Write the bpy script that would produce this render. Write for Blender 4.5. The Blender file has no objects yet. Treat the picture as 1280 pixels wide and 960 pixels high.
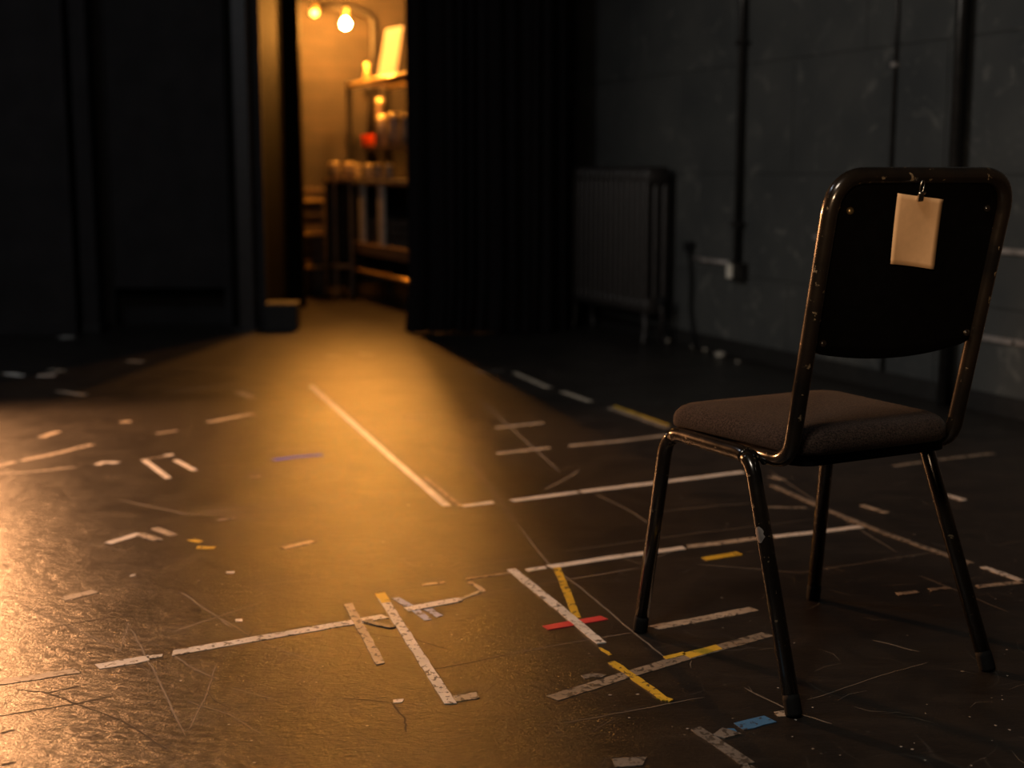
import bpy, bmesh, math, random
from mathutils import Vector, Matrix
random.seed(7)
C = bpy.context.scene
COL = C.collection
PI = math.pi

# ------------------------------------------------------------------ camera model
FPX, H = 1700.0, 0.88
PITCH = math.atan(267.0 / FPX)
FWD = Vector((0, math.cos(PITCH), -math.sin(PITCH)))
UPV = Vector((0, math.sin(PITCH), math.cos(PITCH)))
EYE = Vector((0, 0, H))

def ray(px, py):
    return FWD + Vector((1, 0, 0)) * ((px - 640) / FPX) + UPV * ((480 - py) / FPX)

def at(px, py, z=0.0):
    d = ray(px, py)
    return EYE + d * ((z - H) / d.z)

def at_y(px, py, y):
    d = ray(px, py)
    return EYE + d * (y / d.y)

cam = bpy.data.cameras.new('camera')
cam.sensor_width = 36.0
cam.lens = 36.0 * FPX / 1280.0
cam.clip_start = 0.05
cam.dof.use_dof = True
cam.dof.focus_distance = 2.3
cam.dof.aperture_fstop = 2.6
co = bpy.data.objects.new('camera', cam)
COL.objects.link(co)
co.location = EYE
co.rotation_euler = (PI / 2 - PITCH, 0, 0)
C.camera = co

# ------------------------------------------------------------------ materials
class NT:
    def __init__(s, name):
        s.m = bpy.data.materials.new(name)
        s.m.use_nodes = True
        s.t = s.m.node_tree
        s.t.nodes.clear()
        s.out = s.n('ShaderNodeOutputMaterial')
        s.b = s.n('ShaderNodeBsdfPrincipled')
        s.l(s.b.outputs[0], s.out.inputs[0])
        g = s.n('ShaderNodeTexCoord')
        s.obj = g.outputs['Object']
        s.pos = s.n('ShaderNodeNewGeometry').outputs['Position']
    def n(s, t, **k):
        x = s.t.nodes.new(t)
        for a, v in k.items():
            setattr(x, a, v)
        return x
    def l(s, a, b):
        s.t.links.new(a, b)
    def set(s, **k):
        for a, v in k.items():
            s.b.inputs[a.replace('_', ' ')].default_value = v
    def noise(s, scale, detail=4, rough=.55, vec=None, dist=0.0):
        x = s.n('ShaderNodeTexNoise')
        x.inputs['Scale'].default_value = scale
        x.inputs['Detail'].default_value = detail
        x.inputs['Roughness'].default_value = rough
        x.inputs['Distortion'].default_value = dist
        s.l(vec if vec is not None else s.obj, x.inputs['Vector'])
        return x.outputs['Fac']
    def ramp(s, fac, stops):
        x = s.n('ShaderNodeValToRGB')
        e = x.color_ramp.elements
        while len(e) < len(stops):
            e.new(0.5)
        for i, (p, c) in enumerate(stops):
            e[i].position = p
            e[i].color = (c, c, c, 1) if isinstance(c, (int, float)) else (*c, 1)
        s.l(fac, x.inputs[0])
        return x.outputs['Color']
    def mix(s, fac, a, b):
        x = s.n('ShaderNodeMix', data_type='RGBA')
        for i, v in ((6, a), (7, b)):
            if isinstance(v, tuple):
                x.inputs[i].default_value = (*v, 1)
            else:
                s.l(v, x.inputs[i])
        if isinstance(fac, float):
            x.inputs[0].default_value = fac
        else:
            s.l(fac, x.inputs[0])
        return x.outputs[2]
    def bump(s, h, strength=.3, dist=.002):
        x = s.n('ShaderNodeBump')
        x.inputs['Strength'].default_value = strength
        x.inputs['Distance'].default_value = dist
        s.l(h, x.inputs['Height'])
        s.l(x.outputs[0], s.b.inputs['Normal'])
    def scale(s, vec, sc, rot=0.0):
        x = s.n('ShaderNodeMapping')
        x.inputs['Scale'].default_value = sc
        x.inputs['Rotation'].default_value = (0, 0, rot)
        s.l(vec, x.inputs['Vector'])
        return x.outputs[0]

def simple(name, col, rough=.5, metal=0.0, var=.25, nscale=25, spec=.5, bump=0.0):
    t = NT(name)
    f = t.noise(nscale, 5)
    lo = tuple(c * (1 - var) for c in col)
    hi = tuple(min(1, c * (1 + var)) for c in col)
    t.l(t.mix(t.ramp(f, [(.3, 0.0), (.7, 1.0)]), lo, hi), t.b.inputs['Base Color'])
    t.set(Roughness=rough, Metallic=metal)
    t.b.inputs['Specular IOR Level'].default_value = spec
    if bump:
        t.bump(f, bump, .002)
    return t.m

def floor_mat():
    t = NT('worn_black_floor')
    big = t.noise(1.1, 5, .6, t.pos)
    mid = t.noise(7, 6, .65, t.pos, .6)
    smear = t.noise(3.0, 6, .6, t.scale(t.pos, (1.0, 7.0, 1.0), .45), .8)
    fine = t.noise(160, 4, .6, t.pos)
    a = t.mix(t.ramp(big, [(.35, 0.0), (.68, 1.0)]), (.012, .0102, .009), (.021, .0178, .0152))
    a = t.mix(t.ramp(mid, [(.4, 0.0), (.75, .7)]), a, (.032, .027, .022))
    a = t.mix(t.ramp(smear, [(.52, 0.0), (.78, .6)]), a, (.042, .035, .029))
    # dusty scuffs
    v = t.n('ShaderNodeTexVoronoi', feature='DISTANCE_TO_EDGE')
    v.inputs['Scale'].default_value = 3.1
    w = t.n('ShaderNodeVectorMath', operation='ADD')
    nz = t.n('ShaderNodeTexNoise')
    nz.inputs['Scale'].default_value = 1.7
    t.l(t.pos, nz.inputs['Vector'])
    sc = t.n('ShaderNodeVectorMath', operation='SCALE')
    sc.inputs['Scale'].default_value = 1.1
    t.l(nz.outputs['Color'], sc.inputs[0])
    t.l(t.pos, w.inputs[0]); t.l(sc.outputs[0], w.inputs[1])
    t.l(w.outputs[0], v.inputs['Vector'])
    scr = t.ramp(v.outputs['Distance'], [(0.0, .55), (.006, 0.0)])
    mask = t.ramp(t.noise(2.3, 3, .6, t.pos), [(.48, 0.0), (.66, 1.0)])
    mm = t.n('ShaderNodeMath', operation='MULTIPLY')
    t.l(scr, mm.inputs[0]); t.l(mask, mm.inputs[1])
    a = t.mix(mm.outputs[0], a, (.13, .12, .105))
    v2 = t.n('ShaderNodeTexVoronoi')
    v2.inputs['Scale'].default_value = 42
    t.l(t.pos, v2.inputs['Vector'])
    dots = t.ramp(v2.outputs['Distance'], [(.06, .5), (.13, 0.0)])
    dm = t.n('ShaderNodeMath', operation='MULTIPLY')
    t.l(dots, dm.inputs[0]); t.l(t.ramp(t.noise(9, 3, .6, t.pos), [(.55, 0.0), (.7, 1.0)]), dm.inputs[1])
    a = t.mix(dm.outputs[0], a, (.16, .15, .135))
    t.l(a, t.b.inputs['Base Color'])
    r = t.n('ShaderNodeMapRange')
    r.inputs['To Min'].default_value = .25
    r.inputs['To Max'].default_value = .44
    t.l(mid, r.inputs['Value'])
    t.l(r.outputs[0], t.b.inputs['Roughness'])
    t.b.inputs['Specular IOR Level'].default_value = .37
    mx = t.n('ShaderNodeMath', operation='ADD')
    mu = t.n('ShaderNodeMath', operation='MULTIPLY'); mu.inputs[1].default_value = .35
    ms = t.noise(34, 6, .72, t.scale(t.pos, (1.0, 1.7, 1.0), .45), 1.2)
    t.l(fine, mu.inputs[0]); t.l(mu.outputs[0], mx.inputs[0]); t.l(ms, mx.inputs[1])
    t.bump(mx.outputs[0], .42, .004)
    return t.m

def wall_mat():
    t = NT('black_painted_block')
    big = t.noise(2.2, 6, .6, t.pos)
    sc = t.noise(9, 6, .7, t.pos, 1.0)
    a = t.mix(t.ramp(big, [(.3, 0.0), (.7, 1.0)]), (.032, .034, .034), (.056, .056, .052))
    a = t.mix(t.ramp(sc, [(.575, 0.0), (.68, .6)]), a, (.13, .125, .11))
    t.l(a, t.b.inputs['Base Color'])
    t.set(Roughness=.62)
    t.b.inputs['Specular IOR Level'].default_value = .3
    t.bump(t.noise(60, 5, .6, t.pos), .35, .004)
    return t.m

def brick_mat():
    t = NT('old_brick')
    b = t.n('ShaderNodeTexBrick')
    b.inputs['Scale'].default_value = 1.0
    b.inputs['Brick Width'].default_value = .22
    b.inputs['Row Height'].default_value = .075
    b.inputs['Mortar Size'].default_value = .006
    b.inputs['Color1'].default_value = (.034, .023, .015, 1)
    b.inputs['Color2'].default_value = (.022, .015, .010, 1)
    b.inputs['Mortar'].default_value = (.021, .016, .011, 1)
    m = t.n('ShaderNodeMapping')
    m.inputs['Rotation'].default_value = (PI / 2, 0, 0)
    t.l(t.obj, m.inputs['Vector'])
    t.l(m.outputs[0], b.inputs['Vector'])
    n = t.ramp(t.noise(3, 5, .6), [(.3, .55), (.7, 1.15)])
    x = t.n('ShaderNodeMix', data_type='RGBA', blend_type='MULTIPLY')
    x.inputs[0].default_value = 1.0
    t.l(b.outputs['Color'], x.inputs[6]); t.l(n, x.inputs[7])
    t.l(x.outputs[2], t.b.inputs['Base Color'])
    t.set(Roughness=.8)
    t.bump(b.outputs['Fac'], -.4, .006)
    return t.m

def tape_mat(name, col, wear=.5, rough=.5):
    t = NT(name)
    a = t.noise(70, 4, .6, t.scale(t.pos, (1, 1, 1), .4), .6)
    b = t.noise(14, 4, .6, t.pos)
    fib = t.noise(420, 2, .5, t.pos)
    lo = tuple(c * .72 for c in col)
    c = t.mix(t.ramp(b, [(.35, 0.0), (.65, 1.0)]), lo, col)
    c = t.mix(t.ramp(fib, [(.45, 0.0), (.7, .25)]), c, tuple(x * .6 for x in col))
    e = .645 - .16 * wear
    c = t.mix(t.ramp(a, [(e, 0.0), (e + .03, .9)]), c, (.035, .032, .028))
    t.l(c, t.b.inputs['Base Color'])
    t.set(Roughness=rough)
    t.bump(a, .25, .001)
    return t.m

def chipped_paint():
    t = NT('chipped_brown_black_enamel')
    f = t.noise(55, 6, .65, None, .4)
    g = t.noise(12, 5, .6)
    a = t.mix(t.ramp(g, [(.35, 0.0), (.7, 1.0)]), (.010, .0085, .0075), (.035, .024, .016))
    chip = t.ramp(f, [(.645, 0.0), (.665, 1.0)])
    a = t.mix(chip, a, (.36, .27, .17))
    t.l(a, t.b.inputs['Base Color'])
    r = t.ramp(g, [(.3, .16), (.7, .34)])
    t.l(r, t.b.inputs['Roughness'])
    t.l(t.ramp(g, [(.3, .25), (.7, .6)]), t.b.inputs['Metallic'])
    t.set(Coat_Weight=.9, Coat_Roughness=.12)
    t.bump(f, .25, .0008)
    return t.m

def fabric_mat():
    t = NT('charcoal_wool_fabric')
    w = t.noise(330, 3, .7)
    g = t.noise(7, 5, .6)
    a = t.mix(t.ramp(w, [(.35, 0.0), (.65, 1.0)]), (.007, .0052, .0046), (.064, .043, .035))
    a = t.mix(t.ramp(g, [(.5, 0.0), (.8, .35)]), a, (.06, .048, .044))
    t.l(a, t.b.inputs['Base Color'])
    t.set(Roughness=.95, Sheen_Weight=.03, Sheen_Roughness=.5)
    t.b.inputs['Specular IOR Level'].default_value = .15
    t.bump(w, .5, .0015)
    return t.m

def emit(name, col, strength):
    t = NT(name)
    t.set(Base_Color=(*col, 1))
    t.b.inputs['Emission Color'].default_value = (*col, 1)
    t.b.inputs['Emission Strength'].default_value = strength
    return t.m

def translucent(name, col, amt=.6):
    t = NT(name)
    tr = t.n('ShaderNodeBsdfTranslucent')
    tr.inputs['Color'].default_value = (*col, 1)
    f = t.noise(12, 3)
    t.l(t.mix(t.ramp(f, [(.3, 0.0), (.7, 1.0)]), tuple(c * .9 for c in col), col), t.b.inputs['Base Color'])
    mx = t.n('ShaderNodeMixShader')
    mx.inputs[0].default_value = amt
    t.l(t.b.outputs[0], mx.inputs[1]); t.l(tr.outputs[0], mx.inputs[2])
    t.l(mx.outputs[0], t.out.inputs[0])
    t.set(Roughness=.4)
    return t.m

M = dict(
    floor=floor_mat(), wall=wall_mat(), brick=brick_mat(),
    scratch=simple('pale_scratch', (.17, .145, .115), .75),
    fleck=simple('white_paint_fleck', (.42, .39, .34), .7, nscale=300),
    gouge=simple('dark_gouge', (.006, .005, .005), .8),
    flat=simple('matte_black_canvas', (.018, .016, .016), .85, spec=.2, nscale=6),
    jamb=simple('black_jamb_paint', (.012, .011, .010), .6, spec=.3),
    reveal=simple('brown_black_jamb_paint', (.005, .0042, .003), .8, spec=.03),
    ceiling=simple('black_ceiling_paint', (.012, .012, .012), .9),
    velvet=simple('black_velvet', (.011, .009, .009), .95, spec=.1, nscale=90),
    iron=simple('dark_cast_iron', (.019, .015, .013), .5, .2, .35, 30, bump=.3),
    conduit=simple('black_conduit', (.02, .018, .016), .32, .3, .4, 40),
    conduit_pale=simple('scuffed_conduit', (.24, .21, .19), .45, .2, .4, 30),
    brownpipe=simple('brown_pipe', (.06, .032, .024), .5, .1),
    socket=simple('cream_plastic', (.55, .50, .42), .4),
    plaster=simple('plaster', (.30, .26, .21), .8),
    enamel=chipped_paint(), fabric=fabric_mat(),
    backpanel=simple('dull_black_panel', (.002, .0018, .0018), .6, spec=.08, nscale=40),
    rubber=simple('black_rubber', (.008, .008, .008), .8, spec=.15),
    screw=simple('worn_brass_screw', (.35, .25, .12), .35, .9),
    card=simple('buff_card', (.74, .46, .24), .75, nscale=60, var=.06),
    steel=simple('steel_clip', (.55, .52, .48), .25, 1.0, .2),
    metal=simple('grey_shelf_metal', (.16, .14, .12), .38, .6, .3),
    blackmetal=simple('black_shelf_metal', (.02, .018, .016), .4, .4),
    shelfboard=simple('brown_shelf_board', (.09, .055, .03), .5),
    darkwood=simple('dark_wood', (.05, .032, .02), .55, nscale=12),
    red=translucent('orange_red_plastic', (1.0, .20, .03), .75),
    palemetal=simple('pale_shelf_metal', (.45, .40, .33), .4, .3),
    tin=simple('tin_can', (.16, .12, .08), .4, .3),
    lid=simple('brass_lid', (.60, .45, .22), .3, .7),
    jar=simple('stoneware', (.12, .08, .05), .3),
    label=simple('paper_label', (.22, .16, .10), .7),
    sheet=translucent('milky_sheet', (1.0, .95, .88), .65),
    brass=simple('brass', (.65, .45, .18), .3, .8),
    bulb=emit('bulb_glow', (1.0, .37, .055), 4700.0),
    bulbdim=emit('dim_bulb_glow', (1.0, .45, .09), 10.0),
    white=tape_mat('white_tape', (.88, .83, .74), .55),
    clean=tape_mat('clean_white_tape', (.88, .83, .74), .15),
    beige=tape_mat('beige_tape', (.50, .42, .32), .6),
    tan=tape_mat('tan_tape', (.30, .25, .19), .7),
    faded=tape_mat('faded_tape', (.16, .13, .10), .8),
    grey=tape_mat('grey_tape', (.20, .185, .165), .7),
    yellow=tape_mat('yellow_tape', (.80, .52, .04), .5),
    cleanyellow=tape_mat('clean_yellow_tape', (.85, .56, .05), .1),
    blue=tape_mat('blue_tape', (.055, .20, .42), .35),
    paleblue=tape_mat('pale_blue_tape', (.36, .47, .72), .5),
    darkblue=tape_mat('deep_blue_tape', (.03, .07, .85), .1, .9),
    redtape=tape_mat('red_tape', (.72, .045, .06), .02),
)

# ------------------------------------------------------------------ mesh helpers
def obj(name, bm, mat, parent=None, smooth=False, bevel=0.0, **props):
    bmesh.ops.recalc_face_normals(bm, faces=bm.faces)
    me = bpy.data.meshes.new(name)
    bm.to_mesh(me); bm.free()
    for m in (mat if isinstance(mat, (list, tuple)) else [mat]):
        me.materials.append(m)
    if smooth:
        for p in me.polygons:
            p.use_smooth = True
    o = bpy.data.objects.new(name, me)
    COL.objects.link(o)
    if parent is not None:
        o.parent = parent
    if bevel:
        md = o.modifiers.new('bevel', 'BEVEL')
        md.width = bevel; md.segments = 2; md.limit_method = 'ANGLE'
    for k, v in props.items():
        o[k] = v
    return o

def thing(name, label, cat, loc=(0, 0, 0), rotz=0.0, group=None):
    o = bpy.data.objects.new(name, None)
    o.empty_display_size = .1
    COL.objects.link(o)
    o.location = loc
    o.rotation_euler = (0, 0, rotz)
    return tag(o, label, cat, group)

def tag(o, label, cat, group=None):
    o['label'] = label; o['category'] = cat
    if group:
        o['group'] = group
    return o

def box(bm, lo, hi, mat4=None):
    vs = []
    for z in (lo[2], hi[2]):
        for x, y in ((lo[0], lo[1]), (hi[0], lo[1]), (hi[0], hi[1]), (lo[0], hi[1])):
            p = Vector((x, y, z))
            vs.append(bm.verts.new(mat4 @ p if mat4 else p))
    for f in ((3, 2, 1, 0), (4, 5, 6, 7), (0, 1, 5, 4), (1, 2, 6, 5), (2, 3, 7, 6), (3, 0, 4, 7)):
        bm.faces.new([vs[i] for i in f])

def boxbm(lo, hi):
    bm = bmesh.new(); box(bm, lo, hi); return bm

def tube(bm, pts, r, seg=14, cap=True):
    pts = [Vector(p) for p in pts]
    rr = r if isinstance(r, (list, tuple)) else [r] * len(pts)
    rings = []
    t0 = (pts[1] - pts[0]).normalized()
    nrm = t0.orthogonal().normalized()
    for i, p in enumerate(pts):
        if i == 0: t = t0
        elif i == len(pts) - 1: t = (pts[i] - pts[i - 1]).normalized()
        else: t = ((pts[i + 1] - p).normalized() + (p - pts[i - 1]).normalized()).normalized()
        nrm = (nrm - t * nrm.dot(t)).normalized()
        b = t.cross(nrm)
        rings.append([bm.verts.new(p + (nrm * math.cos(2 * PI * k / seg) + b * math.sin(2 * PI * k / seg)) * rr[i]) for k in range(seg)])
    for a, b in zip(rings, rings[1:]):
        for k in range(seg):
            bm.faces.new((a[k], a[(k + 1) % seg], b[(k + 1) % seg], b[k]))
    if cap:
        bm.faces.new(list(reversed(rings[0]))); bm.faces.new(rings[-1])

def tubebm(pts, r, seg=14):
    bm = bmesh.new(); tube(bm, pts, r, seg); return bm

def fillet(pts, rad, n=8):
    """polyline with rounded corners; returns points"""
    pts = [Vector(p) for p in pts]
    out = [pts[0]]
    for i in range(1, len(pts) - 1):
        p, a, b = pts[i], (pts[i - 1] - pts[i]), (pts[i + 1] - pts[i])
        rd = rad[i - 1] if isinstance(rad, (list, tuple)) else rad
        ang = a.angle(b)
        d = min(rd / math.tan(ang / 2), a.length * .49, b.length * .49)
        p0, p1 = p + a.normalized() * d, p + b.normalized() * d
        for k in range(n + 1):
            t = k / n
            out.append(p0 * (1 - t) ** 2 + p * 2 * t * (1 - t) + p1 * t * t)
    out.append(pts[-1])
    return out

def lathe(bm, prof, c=(0, 0, 0), seg=24):
    """prof: list of (r,z)"""
    rings = []
    for r, z in prof:
        if r < 1e-6:
            rings.append([bm.verts.new((c[0], c[1], c[2] + z))])
        else:
            rings.append([bm.verts.new((c[0] + r * math.cos(2 * PI * k / seg), c[1] + r * math.sin(2 * PI * k / seg), c[2] + z)) for k in range(seg)])
    for a, b in zip(rings, rings[1:]):
        for k in range(seg):
            if len(a) == 1 and len(b) == 1: continue
            if len(a) == 1: bm.faces.new((a[0], b[k], b[(k + 1) % seg]))
            elif len(b) == 1: bm.faces.new((a[k], a[(k + 1) % seg], b[0]))
            else: bm.faces.new((a[k], a[(k + 1) % seg], b[(k + 1) % seg], b[k]))

def lathebm(prof, c=(0, 0, 0), seg=24):
    bm = bmesh.new(); lathe(bm, prof, c, seg); return bm

def rrect(w, d, r, n=6):
    out = []
    for cx, cy, a0 in ((w - r, d - r, 0), (-w + r, d - r, PI / 2), (-w + r, -d + r, PI), (w - r, -d + r, 1.5 * PI)):
        for k in range(n + 1):
            a = a0 + k / n * PI / 2
            out.append((cx + r * math.cos(a), cy + r * math.sin(a)))
    return out

def dup(root, loc, rotz, label, group=None):
    r = root.copy(); COL.objects.link(r)
    r.location = loc; r.rotation_euler = (0, 0, rotz)
    r['label'] = label
    if group: r['group'] = group
    for ch in list(root.children):
        c = ch.copy(); COL.objects.link(c); c.parent = r
        for g in list(ch.children):
            d = g.copy(); COL.objects.link(d); d.parent = c
    return r

# ------------------------------------------------------------------ the setting
# right wall line
P0 = at(840, 427)
P1 = at(1280, 526)
WD = (P1 - P0); WD.z = 0; WD.normalize()              # towards the viewer
WN = Vector((WD.y, -WD.x, 0))                         # into the room (left)
if WN.x > 0: WN = -WN
WROT = math.atan2(WD.y, WD.x)

def on_wall(px, py, off=0.0):
    d = ray(px, py)
    p = P0 + WN * off
    t = (p - EYE).dot(WN) / d.dot(WN)
    return EYE + d * t

def ws(p):            # coordinate along the wall
    return (p - P0).dot(WD)

# floor with flecks and scratches in its own mesh
bm = bmesh.new()
vs = [bm.verts.new(p) for p in ((-5.5, -1.5, 0), (3.6, -1.5, 0), (3.6, 12.0, 0), (-5.5, 12.0, 0))]
bm.faces.new(vs)
def ribbon(bm, pts, w, z, mi):
    n = len(pts)
    prev = None
    for i, p in enumerate(pts):
        t = (pts[min(i + 1, n - 1)] - pts[max(i - 1, 0)]).normalized()
        s = Vector((-t.y, t.x, 0)) * w * .5 * (.35 if i in (0, n - 1) else 1)
        a, b = bm.verts.new((p + s).to_tuple()[:2] + (z,)), bm.verts.new((p - s).to_tuple()[:2] + (z,))
        if prev:
            f = bm.faces.new((prev[0], prev[1], b, a)); f.material_index = mi
        prev = (a, b)
SCR = [  # pixel polylines of scratches and seams
    ([(646, 655), (689, 708), (735, 742), (790, 789), (831, 822)], .0035, 1),
    ([(575, 560), (620, 620), (646, 655)], .003, 1),
    ([(613, 822), (700, 806), (790, 791)], .003, 1), ([(580, 747), (690, 728), (799, 710)], .004, 1),
    ([(700, 690), (860, 668), (1010, 650)], .002, 1), ([(870, 705), (1000, 716), (1170, 690)], .0025, 1),
    ([(225, 740), (255, 760), (290, 785)], .003, 1), ([(270, 770), (330, 805), (400, 830)], .0025, 1),
    ([(163, 785), (190, 835), (232, 920)], .0028, 1), ([(162, 776), (152, 808), (150, 815)], .002, 1),
    ([(272, 828), (255, 875), (234, 915)], .002, 1), ([(25, 755), (80, 780), (150, 813)], .003, 1),
    ([(0, 670), (80, 674), (160, 690)], .003, 1), ([(215, 818), (245, 838), (275, 850)], .003, 1),
    ([(150, 625), (230, 642), (330, 645)], .005, 1), ([(216, 790), (270, 772), (330, 752)], .004, 1),
    ([(0, 895), (95, 880), (140, 870)], .004, 3), ([(60, 866), (95, 880), (150, 900), (215, 940)], .003, 3),
    ([(20, 862), (60, 866), (110, 855)], .003, 3), ([(0, 917), (10, 914), (18, 912)], .006, 3), ([(0, 957), (20, 953)], .006, 3),
    ([(418, 872), (490, 878)], .003, 3), ([(490, 878), (505, 898), (508, 915)], .003, 3), ([(540, 837), (570, 832), (640, 817)], .003, 3),
    ([(60, 785), (100, 778), (135, 772)], .004, 3), ([(395, 780), (440, 790), (520, 800), (560, 812)], .002, 3),
    ([(230, 875), (290, 895), (330, 920)], .002, 1), ([(290, 860), (345, 875)], .0025, 1),
    ([(270, 650), (380, 640), (520, 615)], .004, 1), ([(300, 735), (420, 720)], .003, 1),
    ([(560, 712), (640, 700), (700, 690)], .002, 1), ([(600, 500), (650, 545), (700, 590)], .005, 1),
    ([(680, 612), (705, 600), (724, 588)], .006, 1), ([(745, 618), (790, 640), (812, 655)], .004, 1),
    ([(300, 596), (380, 588), (470, 583)], .009, 1), ([(250, 640), (330, 634), (420, 622)], .007, 1),
    ([(210, 490), (300, 480), (400, 474), (520, 470), (605, 464)], .010, 1), ([(310, 445), (360, 440), (410, 438)], .012, 1),
    ([(960, 588), (1040, 640), (1120, 690)], .003, 1), ([(1010, 875), (1100, 845), (1160, 828)], .0015, 1),
    ([(700, 905), (780, 890), (880, 872)], .002, 1), ([(1150, 720), (1200, 740), (1260, 765)], .003, 1),
    ([(930, 860), (990, 890), (1040, 905)], .003, 1), ([(1090, 800), (1150, 815)], .004, 1),
    ([(760, 690), (800, 705), (840, 690)], .002, 1), ([(820, 640), (900, 632), (960, 628)], .003, 1),
]
for pl, w, mi in SCR:
    g = [at(*p) for p in pl]
    # finer, slightly wandering
    q = []
    for a, b in zip(g, g[1:]):
        for k in range(6):
            q.append(a.lerp(b, k / 6) + Vector((random.uniform(-1, 1), random.uniform(-1, 1), 0)) * .0016)
    q.append(g[-1])
    ribbon(bm, q, w * 1.1, .0004, mi)
rs = random.Random(3)
for i in range(620):          # flecks of paint and short scratches trodden into the floor
    px, py = rs.uniform(-60, 1340), 470 + 520 * rs.random() ** .8
    p = at(px, py)
    if rs.random() < .55:
        r = rs.uniform(.0008, .0028) * (1.6 if rs.random() < .08 else 1)
        k = rs.randint(4, 6); a0 = rs.random() * 6
        f = bm.faces.new([bm.verts.new((p.x + r * rs.uniform(.6, 1.3) * math.cos(a0 + j * 2 * PI / k), p.y + r * rs.uniform(.6, 1.3) * math.sin(a0 + j * 2 * PI / k), .0005)) for j in range(k)])
        f.material_index = 2 if rs.random() < .6 else 1
    else:
        a = rs.random() * 2 * PI; L = rs.uniform(.015, .10)
        d = Vector((math.cos(a), math.sin(a), 0)); b = d.orthogonal(); b.z = 0
        bend = Vector((-d.y, d.x, 0)) * rs.uniform(-.2, .2) * L
        ribbon(bm, [p, p + d * L * .5 + bend, p + d * L], rs.uniform(.0008, .0017), .0004, 1 if rs.random() < .7 else 3)
obj('floor', bm, [M['floor'], M['scratch'], M['fleck'], M['gouge']], kind='structure')

ZC = 3.3
obj('ceiling', boxbm((-5.5, -1.5, ZC), (3.6, 12, ZC + .1)), M['ceiling'], kind='structure')
# right wall of large painted blocks: local x along WD, local y out of the room
FRM = Matrix.Translation(P0) @ Matrix((( WD.x, -WN.x, 0, 0), (WD.y, -WN.y, 0, 0), (0, 0, 1, 0), (0, 0, 0, 1)))
bm = bmesh.new()
S0, S1 = -5.2, 8.6
box(bm, (S0, .006, 0), (S1, .16, ZC), FRM)
levels = [0, .385, .862, 1.363, 1.86, 2.36, 2.86, ZC]
for i, (a, b) in enumerate(zip(levels, levels[1:])):
    x = S0 + (i % 2) * .49
    xs = [S0] + [S0 + .33 + (i % 2) * .49 + k * .98 for k in range(20) if S0 + .33 + (i % 2) * .49 + k * .98 < S1] + [S1]
    for u, v in zip(xs, xs[1:]):
        if v - u > .05:
            j = rs.uniform(0, .0016)
            box(bm, (u + .003, -j, a + .003), (v - .003, .01, b - .003), FRM)
obj('wall_right', bm, M['wall'], kind='structure', bevel=.0025)
bm = boxbm((S0, -.014, 0), (S1, 0, .075))
bm.transform(FRM)
obj('baseboard_right', bm, M['jamb'], kind='structure', bevel=.003)
obj('wall_left', boxbm((-4.7, -1.5, 0), (-4.55, 7.9, ZC)), M['flat'], kind='structure')
obj('wall_back', boxbm((-4.6, 7.9, 0), (-1.58, 8.02, ZC)), M['flat'], kind='structure')
# doorway return to the back room: brown-black reveal, lit by the bulb
XR = -1.445
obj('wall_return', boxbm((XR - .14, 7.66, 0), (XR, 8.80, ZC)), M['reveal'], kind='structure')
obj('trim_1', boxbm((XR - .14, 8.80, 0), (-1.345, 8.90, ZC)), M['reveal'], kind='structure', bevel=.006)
# header over the opening
obj('wall_header', boxbm((XR, 7.62, 2.75), (.6, 7.72, ZC)), M['flat'], kind='structure')
# short partition added between curtain and right wall to block the bulb's leak
pe = P0 + WD * (-1.06); q = pe + WN * .52
bm = bmesh.new()
FP = Matrix.Translation(pe) @ Matrix(((WN.x, -WD.x, 0, 0), (WN.y, -WD.y, 0, 0), (0, 0, 1, 0), (0, 0, 0, 1)))
box(bm, (-.02, 0, 0), (.55, .06, ZC), FP)
obj('wall_leak_block', bm, M['flat'], kind='structure')
# back room: brick wall perpendicular to the right wall
BW = Vector((-1.33, 9.745, 0))
FB = Matrix.Translation(BW) @ Matrix.Rotation(math.atan2(-WN.y, -WN.x), 4, 'Z')   # x along the wall to the right, y away
o = obj('wall_brick', boxbm((-1.6, 0, 0), (1.75, .15, ZC)), M['brick'], kind='structure')
o.matrix_world = FB
obj('wall_side', boxbm((-2.75, 8.80, 0), (-2.65, 9.25, ZC)), M['brick'], kind='structure')
obj('wall_inner', boxbm((-2.75, 8.80, 0), (XR - .14, 8.9, ZC)), M['flat'], kind='structure')

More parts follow.
